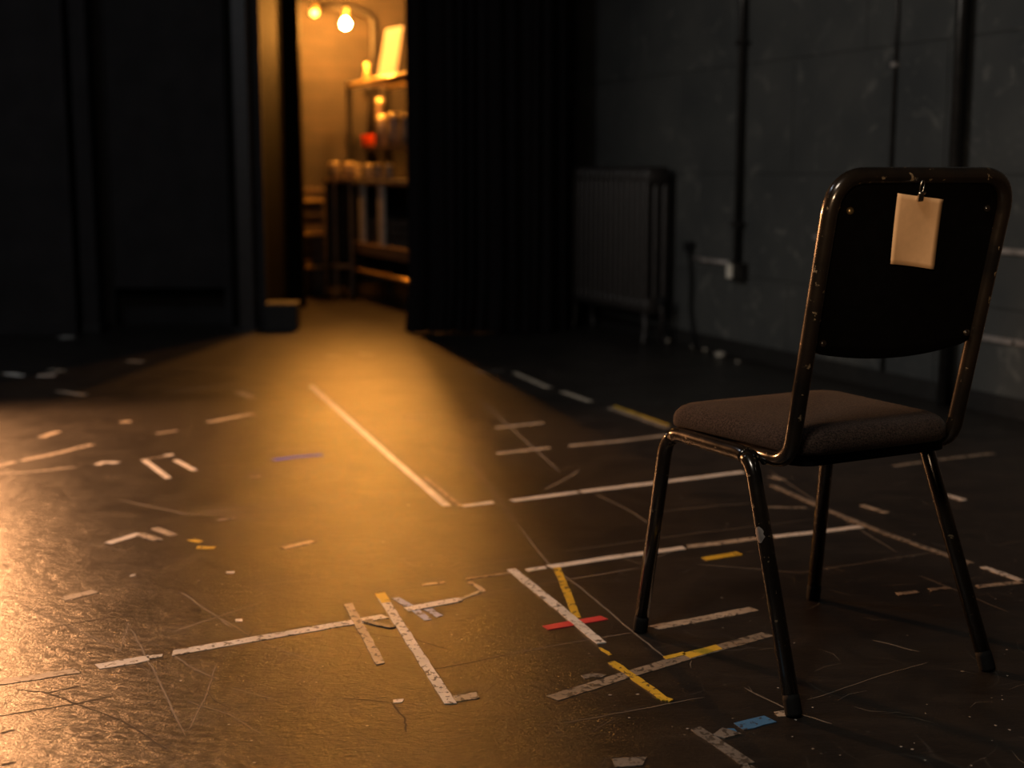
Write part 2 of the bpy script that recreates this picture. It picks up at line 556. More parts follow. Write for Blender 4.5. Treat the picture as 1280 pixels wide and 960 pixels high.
# ------------------------------------------------------------------ the chair
CH = Vector((.543, 2.42, 0))
FW = Vector((-.47, .883, 0)).normalized()
RT = Vector((FW.y, -FW.x, 0))
chair = thing('stacking_chair', 'black tubular steel chair with charcoal padded seat, standing alone on the taped floor', 'chair', CH, math.atan2(RT.y, RT.x))
TR = .0137
for sgn, side in ((-1, 'l'), (1, 'r')):
    path = fillet([(sgn * .214, .226, .012), (sgn * .196, .172, .402), (sgn * .196, -.076, .402), (sgn * .219, -.232, .012)], .055, 8)
    n = len(path)
    # front leg / rail / rear leg share the end rings so the tube reads as one bent piece
    lf = obj('leg', tubebm(path[:7], TR), M['enamel'], chair, True)
    obj('side_rail', tubebm(path[6:n - 6], TR), M['enamel'], chair, True)
    lr = obj('leg', tubebm(path[n - 7:], TR), M['enamel'], chair, True)
    for lg, p, d in ((lf, path[0], path[1] - path[0]), (lr, path[-1], path[-2] - path[-1])):
        d = d.normalized()
        bmf = bmesh.new()
        tube(bmf, [Vector((p.x, p.y, 0)) - Vector((d.x, d.y, 0)) * .012, Vector((p.x, p.y, .004)) - Vector((d.x, d.y, 0)) * .008, p + d * .014, p + d * .022], [.0130, .0143, .0143, .0138], 16)
        obj('foot_cap', bmf, M['rubber'], lg, True)
    if sgn < 0:
        bmp = bmesh.new()
        ax = (path[-1] - path[-2]).normalized(); q0 = path[-2].lerp(path[-1], .22)
        e1 = Vector((-.95, -.3, 0)); e1 = (e1 - ax * e1.dot(ax)).normalized(); e2 = ax.cross(e1)
        rows_ = []
        for k in range(7):
            ww = (.25, .7, .9, .75, 1.0, .6, .2)[k]
            rows_.append([bmp.verts.new(q0 + ax * (k * .0045) + (e1 * math.cos(a * ww * .9) + e2 * math.sin(a * ww * .9)) * (TR + .0004)) for a in (-.8, -.4, 0, .4, .8)])
        for a_, b_ in zip(rows_, rows_[1:]):
            for k in range(4):
                bmp.faces.new((a_[k], a_[k + 1], b_[k + 1], b_[k]))
        obj('worn_patch', bmp, M['conduit_pale'], lr, True)
# back frame: one hoop
def backpt(x, z):        # point on the reclined plane of the back
    t = (z - .43) / .44
    return Vector((x, -.168 - .084 * t, z))
XB = .188
hoop = [Vector((-.170, .05, .402)), Vector((-.181, -.158, .404)), backpt(-XB, .872), backpt(XB, .872), Vector((.181, -.158, .404)), Vector((.170, .05, .402))]
hp = fillet(hoop, [.05, .062, .062, .05], 10)
obj('back_frame', tubebm(hp, TR, 16), M['enamel'], chair, True)
# back panel: bowed sheet with round corners, lower edge sagging
bm = bmesh.new()
NX, NZ = 24, 14
W2 = XB - .004
def panel_outline(u):
    ax = abs(u)
    zt = .866 - (0 if ax < .70 else .055 * (1 - math.sqrt(max(0, 1 - ((ax - .70) / .30) ** 2))))
    zb = .572 + .020 * ax ** 2 + (0 if ax < .86 else .03 * (1 - math.sqrt(max(0, 1 - ((ax - .86) / .14) ** 2))))
    return zb, zt
grid = []
for layer in (0, 1):
    g = []
    for i in range(NX + 1):
        u = -1 + 2 * i / NX
        zb, zt = panel_outline(u)
        row = []
        for k in range(NZ + 1):
            z = zb + (zt - zb) * k / NZ
            p = backpt(u * W2, z)
            p.y += -.006 * (1 - u * u) + .002 + (.0 if layer == 0 else .009)
            row.append(bm.verts.new(p))
        g.append(row)
    grid.append(g)
for i in range(NX):
    for k in range(NZ):
        a, b = grid[0], grid[1]
        bm.faces.new((a[i][k], a[i + 1][k], a[i + 1][k + 1], a[i][k + 1]))
        bm.faces.new((b[i][k + 1], b[i + 1][k + 1], b[i + 1][k], b[i][k]))
    for k in (0, NZ):
        bm.faces.new((grid[0][i][k], grid[0][i + 1][k], grid[1][i + 1][k], grid[1][i][k]))
for k in range(NZ):
    for i in (0, NX):
        bm.faces.new((grid[0][i][k], grid[0][i][k + 1], grid[1][i][k + 1], grid[1][i][k]))
backrest = obj('backrest', bm, M['backpanel'], chair, True)
for x, z in ((-.148, .818), (.148, .818), (-.158, .606), (.158, .606)):
    p = backpt(x, z); p.y -= .0035
    bm = lathebm([(0, .003), (.004, .0024), (.0062, 0), (.0062, -.003)], (0, 0, 0), 12)
    bm.transform(Matrix.Translation(p) @ Matrix.Rotation(PI / 2 - .19, 4, 'X'))
    obj('screw', bm, M['screw'] if (x < 0 and z > .8) else M['enamel'], backrest, True)
# seat pad
bm = bmesh.new()
rings = []
def seat_ring(ins, z, dome=0.0):
    ring = []
    for x, y in rrect(.194 - ins, .190 - ins, max(.006, .058 - ins * .6), 8):
        zz = z
        x = (x * (1 - .10 * max(0, -y + .02) / .2)) - .004
        # slight saddle: front edge rolls down, middle dips
        zz -= .010 * max(0, (y - .08) / .12) ** 2
        ring.append(bm.verts.new((x, y + .002, zz)))
    return ring
for ins, z in ((.020, .4145), (.006, .4155), (.0, .421), (.0, .436), (.0035, .445), (.011, .4525), (.024, .458), (.05, .4615), (.10, .464), (.15, .465), (.178, .465)):
    rings.append(seat_ring(ins, z))
for a, b in zip(rings, rings[1:]):
    for k in range(len(a)):
        bm.faces.new((a[k], a[(k + 1) % len(a)], b[(k + 1) % len(a)], b[k]))
bm.faces.new(rings[-1]); bm.faces.new(list(reversed(rings[0])))
seat = obj('seat', bm, M['fabric'], chair, True)
bm = bmesh.new()
rA = [bm.verts.new((x, y, .396)) for x, y in rrect(.172, .172, .04, 6)]
rB = [bm.verts.new((x, y, .4175)) for x, y in rrect(.174, .172, .045, 6)]
for k in range(len(rA)):
    bm.faces.new((rA[k], rA[(k + 1) % len(rA)], rB[(k + 1) % len(rA)], rB[k]))
bm.faces.new(rB); bm.faces.new(list(reversed(rA)))
obj('seat_board', bm, M['backpanel'], chair)
for y in (.12, -.10):
    obj('cross_bar', tubebm([(-.19, y, .398), (.19, y, .398)], .008, 10), M['enamel'], chair, True)

# card hung on the back with a small clip (own things)
CM = Matrix.Translation(CH) @ Matrix.Rotation(math.atan2(RT.y, RT.x), 4, 'Z')
BN = (CM.to_3x3() @ Vector((0, -.44, -.084))).normalized()   # out of the back's rear face
BO = CM @ (backpt(0, .72) + Vector((0, -.013, 0)))
def on_back(px, py, off=0.0):
    d = ray(px, py); p = BO + BN * off
    return EYE + d * ((p - EYE).dot(BN) / d.dot(BN))
cor = [on_back(1122, 241.5), on_back(1180, 249.5), on_back(1162, 335), on_back(1107.5, 328)]
bm = bmesh.new()
NU, NV = 10, 14
L = []
for lay in (0.0, .0006):
    g = []
    for j in range(NV + 1):
        v = j / NV
        row = []
        for i in range(NU + 1):
            u = i / NU
            p = cor[0].lerp(cor[1], u).lerp(cor[3].lerp(cor[2], u), v)
            curl = .006 * (2 * u - 1) ** 2 * v + .004 * v * v + .0015 * math.sin(u * 5) * (1 - v)
            row.append(bm.verts.new(p + BN * (curl + lay)))
        g.append(row)
    L.append(g)
for j in range(NV):
    for i in range(NU):
        for g in L:
            bm.faces.new((g[j][i], g[j][i + 1], g[j + 1][i + 1], g[j + 1][i]))
for j in range(NV):
    for i in (0, NU):
        bm.faces.new((L[0][j][i], L[0][j + 1][i], L[1][j + 1][i], L[1][j][i]))
for i in range(NU):
    for j in (0, NV):
        bm.faces.new((L[0][j][i], L[0][j][i + 1], L[1][j][i + 1], L[1][j][i]))
tag(obj('note_card', bm, M['card'], None, True), 'blank buff card clipped to the back of the chair', 'card')
cp = on_back(1151, 240, .004)
clip = thing('clip', 'small steel clip holding the buff card under the chair top rail', 'clip', cp)
ux = (on_back(1180, 249.5) - on_back(1122, 241.5)).normalized()
uz = (on_back(1151, 225) - on_back(1151, 250)).normalized()
uy = BN
RM = Matrix(((ux.x, uy.x, uz.x), (ux.y, uy.y, uz.y), (ux.z, uy.z, uz.z))).to_4x4()
clip.matrix_world = Matrix.Translation(cp) @ RM
bm = bmesh.new()
box(bm, (-.0055, -.002, -.014), (.0055, .0035, .001))
obj('jaw', bm, M['steel'], clip, bevel=.0012)
loop = [Vector((.0042 * math.cos(a), .001, .009 + .010 * math.sin(a))) for a in [k / 16 * 2 * PI for k in range(17)]]
obj('wire_loop', tubebm(loop, .0011, 8), M['steel'], clip, True)
obj('spring_pin', tubebm([(-.007, .003, -.001), (.007, .003, -.001)], .0022, 10), M['steel'], clip, True)

# ------------------------------------------------------------------ tape marks on the floor
def tape(name, label, mat, pts, w=.024, layer=0, group=None, cat='tape', rag=1.0):
    g = [at(*p) for p in pts]
    o0 = sum(g, Vector()) / len(g); o0.z = 0
    bm = bmesh.new()
    rr = random.Random(hash(label) % 9973 if False else sum(ord(c) for c in label))
    z1 = .0009 + .0006 * layer
    L = [];  # resample
    for a, b in zip(g, g[1:]):
        n = max(3, int((b - a).length / .02))
        for k in range(n): L.append(a.lerp(b, k / n))
    L.append(g[-1])
    n = len(L); rows = []
    for i, p in enumerate(L):
        t = (L[min(i + 1, n - 1)] - L[max(i - 1, 0)]).normalized()
        s = Vector((-t.y, t.x, 0))
        ja, jb = rr.gauss(0, .0006) * rag, rr.gauss(0, .0006) * rag
        ea = eb = 0
        if i in (0, n - 1):
            sk = (1 if i else -1)
            ea, eb = sk * rr.uniform(-.2, .25) * w * rag, sk * rr.uniform(-.2, .25) * w * rag
        a = p + s * (w / 2 + ja) + t * ea - o0
        b = p - s * (w / 2 + jb) + t * eb - o0
        rows.append([bm.verts.new((a.x, a.y, 0)), bm.verts.new((a.x, a.y, z1)), bm.verts.new((b.x, b.y, z1)), bm.verts.new((b.x, b.y, 0))])
    for a, b in zip(rows, rows[1:]):
        for k in range(3):
            bm.faces.new((a[k], a[k + 1], b[k + 1], b[k]))
        bm.faces.new((a[3], a[0], b[0], b[3]))
    bm.faces.new(rows[0]); bm.faces.new(list(reversed(rows[-1])))
    o = obj(name, bm, M[mat])
    o.location = o0
    return tag(o, label, cat, group)

T = tape
S = 'tape_strip'; P = 'tape_scrap'
# --- long broken line across the front left
T(S, 'pale worn tape at the left picture edge, start of the long front line', 'beige', [(-8, 854), (48, 846), (97, 838)], .026, rag=2)
T(S, 'short white torn tape in the long front line, before the longest stretch', 'white', [(121, 834), (181, 823.5)], .027, rag=1.8)
T(P, 'tiny white tape flake between two lengths of the long front line', 'white', [(188, 822), (202, 819.5)], .013, rag=2)
T(S, 'longest white scuffed tape of the front line, ending at the small cross', 'white', [(216, 816.5), (330, 797), (440, 778), (481, 770.5)], .027)
T(P, 'curled bluish white tape end beside the small cross of strips', 'grey', [(455, 776), (474, 781.5), (492, 785)], .014, 2)
T(S, 'short beige tape crossing the end of the long front line', 'beige', [(435, 755), (455, 792), (476, 831)], .017, 1, rag=1.6)
T(S, 'long white tape with a yellow tip, running towards the viewer', 'white', [(477, 746), (520, 812), (563, 880)], .0195, 1)
T(P, 'bright yellow tape tip on the long white strip running towards the viewer', 'cleanyellow', [(475, 742.5), (483, 754)], .0205, 2)
T(P, 'short beige tape tab at the near foot of the yellow-tipped white strip', 'beige', [(566, 874.5), (582, 871.5), (598, 869)], .026, 0, rag=2)
T(S, 'pale blue tape crossed by a short white strip', 'paleblue', [(493, 747), (513, 758.5), (535, 775)], .017, 0)
T(S, 'short white tape lying over the pale blue tape', 'white', [(506, 762.5), (540, 756), (575.5, 749.5)], .026, 1)
T(P, 'short pale blue tape scrap just below the short white strip', 'paleblue', [(534, 761), (550, 771)], .017, 0)
T(S, 'thin hooked beige tape beyond the short white strip', 'beige', [(575, 749), (604, 738.5), (597, 733), (587, 728)], .012, 0)
T(P, 'thin broken white tape above the hooked beige tape', 'beige', [(527, 731.5), (558, 727.5)], .012, rag=2.2)
T(P, 'thin yellowed tape leading up to the big white diagonal strip', 'tan', [(583, 724), (615, 719.5), (638, 716)], .010, rag=2)
# --- middle group
T(S, 'broad white diagonal tape with scuffs, over the red tape', 'white', [(639, 712), (695, 757), (752, 805)], .0205, 2)
T(S, 'red tape crossed by the broad white diagonal strip', 'redtape', [(681, 785.5), (718, 779), (756, 772.5)], .026, 1, rag=.6)
T(S, 'scuffed yellow tape running down to the red tape', 'yellow', [(696, 709.5), (709, 741), (721, 772)], .0165, 0)
T(P, 'short white tape at the head of the broad white diagonal strip', 'white', [(655, 713.5), (679, 710)], .020, rag=2)
T(S, 'white tape line from the yellow strip to the front chair leg', 'clean', [(689, 708.5), (775, 695.5), (855, 685)], .025)
T(S, 'beige worn tape continuing the white line behind the chair leg', 'beige', [(858, 683.5), (900, 679), (942, 673.5)], .025, rag=1.6)
T(S, 'white tape seen between the chair legs, end of the long middle line', 'clean', [(967, 671), (1020, 665.5), (1075, 658.5)], .024)
T(S, 'short yellow tape lying alone below the middle white line', 'yellow', [(880, 699), (923, 692)], .026)
T(S, 'beige tape running from the front left chair foot to the right', 'beige', [(817, 785), (880, 773.5), (943, 761)], .027)
T(S, 'long tan scuffed tape under the chair, crossed by a yellow strip', 'tan', [(688, 874), (780, 845), (870, 818), (960, 793)], .028)
T(P, 'small yellow tape scrap along the upper edge of the tan tape', 'cleanyellow', [(831, 823), (856, 817)], .014, 1)
T(S, 'clean yellow tape stuck along the middle of the long tan tape', 'cleanyellow', [(856, 821), (898, 809.5)], .026, 1)
T(S, 'yellow torn tape crossing the long tan tape diagonally', 'yellow', [(765, 828), (797, 850), (830, 874)], .016, 1, rag=1.5)
T(P, 'frayed yellow tape tip at the near end of the crossing yellow tape', 'yellow', [(825, 872), (838, 876)], .013, 2, rag=1.5)
T(P, 'thin yellow tape sliver between the white diagonal and the yellow crossing tape', 'yellow', [(750, 810), (764, 819)], .007, rag=2)
T(P, 'grey leaf shaped tape smear above the long tan tape', 'grey', [(729, 847), (742, 844), (755, 846)], .017, rag=1)
# --- front right
T(S, 'blue tape by the near chair foot', 'blue', [(922, 909), (961, 899)], .030)
T(P, 'small blue tape piece between the blue tape and the grey patch', 'blue', [(907, 915), (923, 914.5)], .022)
T(P, 'round grey tape patch over the end of the grey strip', 'grey', [(893, 914), (905, 917), (917, 921)], .034, 1, rag=1)
T(S, 'worn grey tape running off below the near chair foot', 'grey', [(869, 910), (900, 931), (934, 954)], .022)
T(P, 'small white tape stub beside the near chair foot', 'beige', [(966, 893.5), (984, 892)], .022, rag=1.6)
T(P, 'grey tape patch at the bottom picture edge', 'grey', [(772, 954), (799, 952)], .030, rag=2)
T(P, 'tan tape corner cut by the bottom picture edge below the grey strip', 'grey', [(925, 960), (946, 960)], .03, rag=2)
# --- right behind the chair
T(S, 'long thin beige tape line running behind the chair legs', 'tan', [(966, 607), (1040, 640), (1110, 668), (1212, 704)], .018, rag=1.5)
T(S, 'white tape arm of the corner mark at the right picture edge', 'white', [(1228, 708.5), (1252, 717), (1277, 726)], .018)
T(S, 'thin beige tape arm of the corner mark at the right picture edge', 'beige', [(1222, 733.5), (1277, 728)], .018)
T(P, 'small beige tape dash between rear chair legs, nearer of two', 'beige', [(1121, 743), (1147, 740)], .016)
T(P, 'small beige tape dash beside the rear right chair leg', 'tan', [(1163, 737.5), (1186, 735)], .016)
T(S, 'thin grey tape behind the chair seat, furthest right on the floor', 'tan', [(1119, 582.5), (1180, 574), (1241, 567)], .020)
T(P, 'short white tape dash right of the rear right chair leg', 'white', [(1184, 619), (1204, 625)], .020)
T(P, 'short beige tape dash between the two right hand chair legs', 'beige', [(1079, 632), (1108, 641)], .016)
T(P, 'faint beige tape just right of the bent rear chair leg', 'tan', [(960, 634), (1009, 635)], .014, rag=2)
T(P, 'short tan tape under the seat beside the rear chair leg', 'tan', [(962, 595), (980, 600)], .020, rag=2)
# --- beyond, in the light
T(S, 'long white diagonal tape in the orange light', 'clean', [(388, 482), (470, 555), (559, 633)], .022)
T(S, 'thin tan tape running beside the long white diagonal', 'tan', [(531, 597), (577, 634)], .013)
T(S, 'short white tape at the near end of the thin tan tape', 'clean', [(577, 633), (616, 628)], .022)
T(S, 'white tape in front of the chair, left half of a long line', 'clean', [(641, 626), (721, 615.5)], .026)
T(S, 'white tape running behind the front chair leg, right half of a long line', 'clean', [(725, 615), (838, 601.5), (930, 590)], .026)
T(S, 'short beige tape, farther of a pair in front of the chair', 'beige', [(621, 535), (679, 528.5)], .026)
T(S, 'short beige tape, nearer of a pair in front of the chair', 'beige', [(621, 567), (687, 560)], .026)
T(S, 'thin beige tape reaching towards the front of the seat', 'beige', [(711, 557.5), (770, 552), (832, 544.5)], .024)
T(S, 'pale tape at the edge of the light, far end of the right line', 'beige', [(643, 466), (686, 485)], .030)
T(S, 'pale tape crossing the light edge, middle piece of the right line', 'beige', [(703, 489.5), (738, 502)], .028)
T(S, 'tan tape with yellow edge meeting the front of the seat', 'tan', [(763, 510), (835, 535)], .027)
T(S, 'thin yellow tape along the tan tape by the front of the seat', 'yellow', [(768, 508), (836, 531.5)], .010, 1)
T(P, 'pale tape dash near the doorway, left of a pair', 'beige', [(406, 444.5), (424, 445.5)], .034)
T(P, 'pale tape dash near the doorway, right of a pair', 'beige', [(449, 442), (467, 444)], .034)
T(S, 'deep blue tape lying in the orange light', 'darkblue', [(343, 575), (372, 571), (403, 568.5)], .024)
T(P, 'tan tape scrap below the deep blue tape', 'tan', [(312, 597), (327, 596)], .024)
T(P, 'tan tape scrap right of the long white diagonal, in the brightest light', 'tan', [(505, 522), (531, 520)], .022)
T(P, 'tan tape scrap where the light edge meets the dark floor', 'tan', [(594, 464), (606, 466.5)], .026)
T(P, 'grey tape scrap just beyond the light edge, near the right line', 'faded', [(612, 464), (630, 463)], .03)
# --- left
T(S, 'beige tape slanting near the left end of the long white diagonal', 'beige', [(262, 527.5), (316, 517.5)], .028)
T(P, 'small bright tape scrap beyond the slanting beige tape', 'beige', [(298, 490), (315, 497)], .030)
T(P, 'short tan tape left of the slanting beige tape', 'tan', [(197, 542), (222, 538)], .026)
T(P, 'small square beige tape scrap on the left floor', 'beige', [(150, 528), (162, 527)], .030)
T(P, 'short beige tape above the long tape at the left edge', 'beige', [(51, 547), (73, 539.5)], .028)
T(P, 'short end of the long tape cut by the left picture edge', 'beige', [(-4, 583), (19, 577.5)], .026)
T(S, 'long pale tape running in from the left edge', 'beige', [(27, 576), (70, 567), (116, 555.5)], .027)
T(S, 'faint thin tape under the long pale tape at left', 'tan', [(0, 593), (50, 589), (93, 584)], .020, rag=1.6)
T(P, 'crumpled bright tape scrap right of the faint thin tape', 'white', [(119, 582), (130, 578), (144, 578.5)], .024, rag=2.5)
T(S, 'bright beige tape arm of the open corner mark on the left floor', 'clean', [(180, 575), (211, 598)], .019)
T(S, 'thin tan tape arm of the open corner mark on the left floor', 'tan', [(183, 574), (214, 570)], .016)
T(P, 'bright dot of tape at the open corner mark', 'white', [(207, 570), (217, 568.5)], .024, 1)
T(S, 'short bright tape beside the open corner mark', 'clean', [(220, 575.5), (243, 588)], .018)
T(S, 'left beige tape arm of the arrow shaped mark', 'clean', [(136, 679), (175, 667)], .025)
T(S, 'right beige tape arm of the arrow shaped mark', 'beige', [(175, 668), (197, 675.5)], .025, 1)
T(P, 'short beige tape dash right of the arrow shaped mark', 'beige', [(193, 660.5), (217, 669.5)], .024)
T(P, 'upper yellow tape crumb of a torn pair on the left floor', 'yellow', [(241, 675), (250, 677.5)], .020, rag=2)
T(P, 'lower yellow tape crumb of a torn pair on the left floor', 'yellow', [(248, 684.5), (263, 685)], .022, rag=2)
T(S, 'short beige tape with a dark curled end, above the long front line', 'beige', [(81, 748.5), (122, 738.5)], .027)
T(P, 'short orange-beige tape in the middle of the lit floor', 'beige', [(352, 686), (391, 677)], .022, rag=1.8)
T(P, 'faint yellow tape scrap in the middle of the left floor', 'tan', [(272, 650), (294, 648)], .016)
T(P, 'tiny white tape dot above the long front line', 'white', [(284, 716), (292, 715.5)], .014)
T(P, 'white oval tape dot just above the longest front tape', 'white', [(294, 776), (303, 775.5)], .016, rag=.4)
T(P, 'tiny white tape crumb below the arrow shaped mark', 'white', [(163, 720), (171, 718.5)], .014, rag=2)
T(P, 'small white flake below the beige crossing strip', 'white', [(495, 877), (505, 876)], .014, rag=2)
# --- in the dark at the far left
T(P, 'pale tape scrap on the dark floor at the left picture edge', 'white', [(8, 466.5), (27, 470)], .040)
T(P, 'pale tape scrap on the dark floor, larger one of a touching pair', 'white', [(50, 469.5), (72, 469)], .044)
T(P, 'pale tape scrap on the dark floor, smaller upper one of a touching pair', 'beige', [(64, 462), (77, 464)], .040, 1)
T(P, 'pale tape scrap on the dark floor closest to the wing flats', 'white', [(76, 421), (88, 422)], .060)
T(P, 'pale tape scrap on the dark floor just outside the light edge', 'beige', [(160, 451), (176, 452.5)], .048)
T(P, 'beige tape straddling the left light edge', 'beige', [(74, 489), (105, 494)], .034)

# ------------------------------------------------------------------ right wall fittings
def wall_thing(name, label, cat, px, py, off=0.0):
    p = on_wall(px, py); p.z = 0
    o = thing(name, label, cat, p + WN * off)
    o.rotation_euler = (0, 0, math.atan2(WD.y, WD.x))       # local x towards viewer along wall, local y = right-hand normal
    return o
# local +y of that rotation: rotate WD by +90 -> points away or into room?
YL = 1 if Vector((-WD.y, WD.x, 0)).dot(WN) > 0 else -1

zb = on_wall(922, 338).z
c = wall_thing('conduit', 'thin black conduit dropping to the cream socket on the right wall', 'pipe', 931, 200)
obj('pipe', tubebm([(0, YL * .032, zb + .03), (0, YL * .032, ZC)], .0155), M['conduit'], c, True)
for z in (.62, 1.45, 2.3):
    obj('clamp', boxbm((-.03, min(0, YL * .05), z), (.03, max(0, YL * .05), z + .02)), M['conduit'], c, bevel=.003)
s = wall_thing('wall_socket', 'cream socket box at the foot of the thin black conduit', 'socket', 927, 338)
obj('back_box', boxbm((-.05, min(0, YL * .045), zb - .045), (.06, max(0, YL * .045), zb + .04)), M['conduit'], s, bevel=.004)
obj('face_plate', boxbm((-.045, min(YL * .045, YL * .058), zb - .035), (-.002, max(YL * .045, YL * .058), zb + .032)), M['socket'], s, bevel=.004)
c = wall_thing('feed_pipe', 'thin horizontal pipe joining the cream socket on its left', 'pipe', 893, 326)
L0 = (on_wall(872, 322) - on_wall(893, 326)).length; L1 = (on_wall(916, 331) - on_wall(893, 326)).length
zf = on_wall(893, 326).z
obj('tube', tubebm(fillet([(-L0, YL * .012, zf + .004), (-L0 + .1, YL * .02, zf), (L1, YL * .02, zf)], .03), .011), M['conduit_pale'], c, True)
c = wall_thing('loose_cable', 'thin black cable hanging down the right wall beside the radiator', 'cable', 866, 370)
zt, zbm = on_wall(863, 313).z, .02
pts = [(0, YL * .012, zt + .02), (.0, YL * .03, zt), (.02, YL * .024, zt * .7), (.01, YL * .02, zt * .4), (.05, YL * .03, .10), (.10, YL * .05, .012)]
obj('cord', tubebm(fillet(pts, .12), .008, 10), M['rubber'], c, True)
obj('cap', boxbm((-.02, min(0, YL * .05), zt), (.02, max(0, YL * .05), zt + .045)), M['rubber'], c, bevel=.004)
c = wall_thing('cable_conduit', 'thin dark cable conduit between the two thicker pipes of the right wall', 'pipe', 1121, 100)
obj('pipe', tubebm([(0, YL * .010, .075), (0, YL * .010, ZC)], .0085), M['conduit'], c, True)
for z in (.5, 1.28, 2.1):
    obj('clip', boxbm((-.016, min(0, YL * .022), z), (.016, max(0, YL * .022), z + .018)), M['conduit_pale'], c, bevel=.002)
c = wall_thing('wall_pipe', 'thick black pipe rising behind the chair on the right wall', 'pipe', 1211, 100)
obj('pipe', tubebm([(0, YL * .045, .0), (0, YL * .045, ZC)], .024), M['conduit'], c, True)
for z in (.32, 1.75):
    obj('bracket', boxbm((-.04, min(0, YL * .075), z), (.04, max(0, YL * .075), z + .028)), M['conduit'], c, bevel=.004)
for (pa, pb, lab) in (((1020, 299), (1420, 322), 'upper pale horizontal rail on the right wall behind the chair back'),
                      ((1150, 409), (1420, 451), 'lower pale horizontal rail on the right wall behind the chair back')):
    a, b = on_wall(*pa), on_wall(*pb)
    z = (a.z + b.z) / 2
    mid = (a + b) / 2
    o = thing('wall_rail', lab, 'rail', Vector((mid.x, mid.y, 0)), math.atan2(WD.y, WD.x), 'horizontal rails on the right wall')
    hl = (b - a).length / 2
    obj('bar', boxbm((-hl, min(0, YL * .018), z - .011), (hl, max(0, YL * .018), z + .011)), M['conduit_pale'], o, bevel=.004)
    for u in (-.8, .0, .8):
        obj('bolt', tubebm([(u * hl, YL * .016, z), (u * hl, YL * .023, z)], .006, 10), M['conduit'], o, True)

# plaster chips along the foot of the wall
for i, (px, py, r, lab) in enumerate(((840, 428, .022, 'cream plaster chip on the floor at the radiator end'), (873, 434, .012, 'small plaster crumb at the wall foot below the loose cable'),
                       (888, 438, .012, 'plaster crumb second from the loose cable at the wall foot'), (907, 446, .026, 'largest pale plaster chip at the foot of the right wall'),
                       (929, 453, .011, 'plaster crumb nearest the chair back at the wall foot'))):
    p = at(px, py) + WN * .03
    bm = bmesh.new()
    bmesh.ops.create_icosphere(bm, subdivisions=2, radius=1)
    q = random.Random(i)
    for v in bm.verts:
        v.co *= q.uniform(.8, 1.15)
        v.co = Vector((v.co.x * r * 1.3, v.co.y * r, (v.co.z + .9) * r * .55))
        v.co.z = max(0, v.co.z)
    o = obj('plaster_chip', bm, M['plaster']); o.location = (p.x, p.y, 0)
    o.rotation_euler = (0, 0, math.atan2(WD.y, WD.x))
    tag(o, lab, 'debris', 'plaster chips along the wall')

# radiator: local x along wall (towards viewer), local y into the room
rp = at(812, 431)
rz = math.atan2(WD.y, WD.x)
# front near foot at rp; depth .14 behind it
NS, SW, RD = 15, .058, .15
RH = .90
wd = (rp - P0).dot(WN)
org = P0 + WN * .045 + WD * ((rp - P0).dot(WD) - .02)
rad = thing('radiator', 'dark cast iron column radiator standing against the right wall by the curtain', 'radiator', org, rz)
def section_bm(x):
    bm = bmesh.new()
    def loop(d0, d1, z0, z1, r, n=6):
        out = []
        for cx, cz, a0 in ((d1 - r, z1 - r, 0), (d0 + r, z1 - r, PI / 2), (d0 + r, z0 + r, PI), (d1 - r, z0 + r, 1.5 * PI)):
            for k in range(n + 1):
                a = a0 + k / n * PI / 2
                out.append((cx + r * math.cos(a), cz + r * math.sin(a)))
        return out
    def solid(lp, hw, bev):
        cx = sum(p[0] for p in lp) / len(lp); cz = sum(p[1] for p in lp) / len(lp)
        rings = []
        for xx, f in ((-hw, bev), (-hw * .45, 0), (hw * .45, 0), (hw, bev)):
            rings.append([bm.verts.new((x + xx, YL * (p[0] + (cx - p[0]) / max(abs(cx - p[0]), 1e-4) * min(f, abs(cx - p[0]))), p[1] + (cz - p[1]) / max(abs(cz - p[1]), 1e-4) * min(f, abs(cz - p[1])))) for p in lp])
        for a, b in zip(rings, rings[1:]):
            for k in range(len(a)):
                bm.faces.new((a[k], a[(k + 1) % len(a)], b[(k + 1) % len(a)], b[k]))
        bm.faces.new(rings[0]); bm.faces.new(list(reversed(rings[-1])))
    for d0 in (0, .053, .106):                    # three columns
        solid(loop(d0, d0 + .044, .17, RH - .02, .02), .021, .010)
    solid(loop(0, RD, RH - .10, RH, .035), .026, .010)   # header
    solid(loop(0, RD, .145, .245, .035), .026, .010)     # lower header
    return bm
for k in range(NS):
    obj('section', section_bm(-k * SW - SW / 2), M['iron'], rad, True)
for x in (-.03, -(NS - .5) * SW + .0):
    for d in (.022, RD - .022):
        lg = bmesh.new()
        tube(lg, [(x, YL * d, .16), (x + .004, YL * d, .08), (x + .01, YL * (d + (.012 if d > .07 else -.006)), .015), (x + .012, YL * (d + (.014 if d > .07 else -.006)), 0)], [.022, .014, .016, .02], 10)
        obj('leg', lg, M['iron'], rad, True)
vl = bmesh.new()
tube(vl, fillet([(-.005, YL * .075, .20), (.05, YL * .075, .20), (.05, YL * .075, 0)], .02), .012, 10)
obj('supply_pipe', vl, M['iron'], rad, True)
obj('valve_knob', lathebm([(0, 0), (.022, 0), (.026, .012), (.02, .035), (0, .038)], (.05, YL * .075, .205), 14), M['rubber'], rad, True)

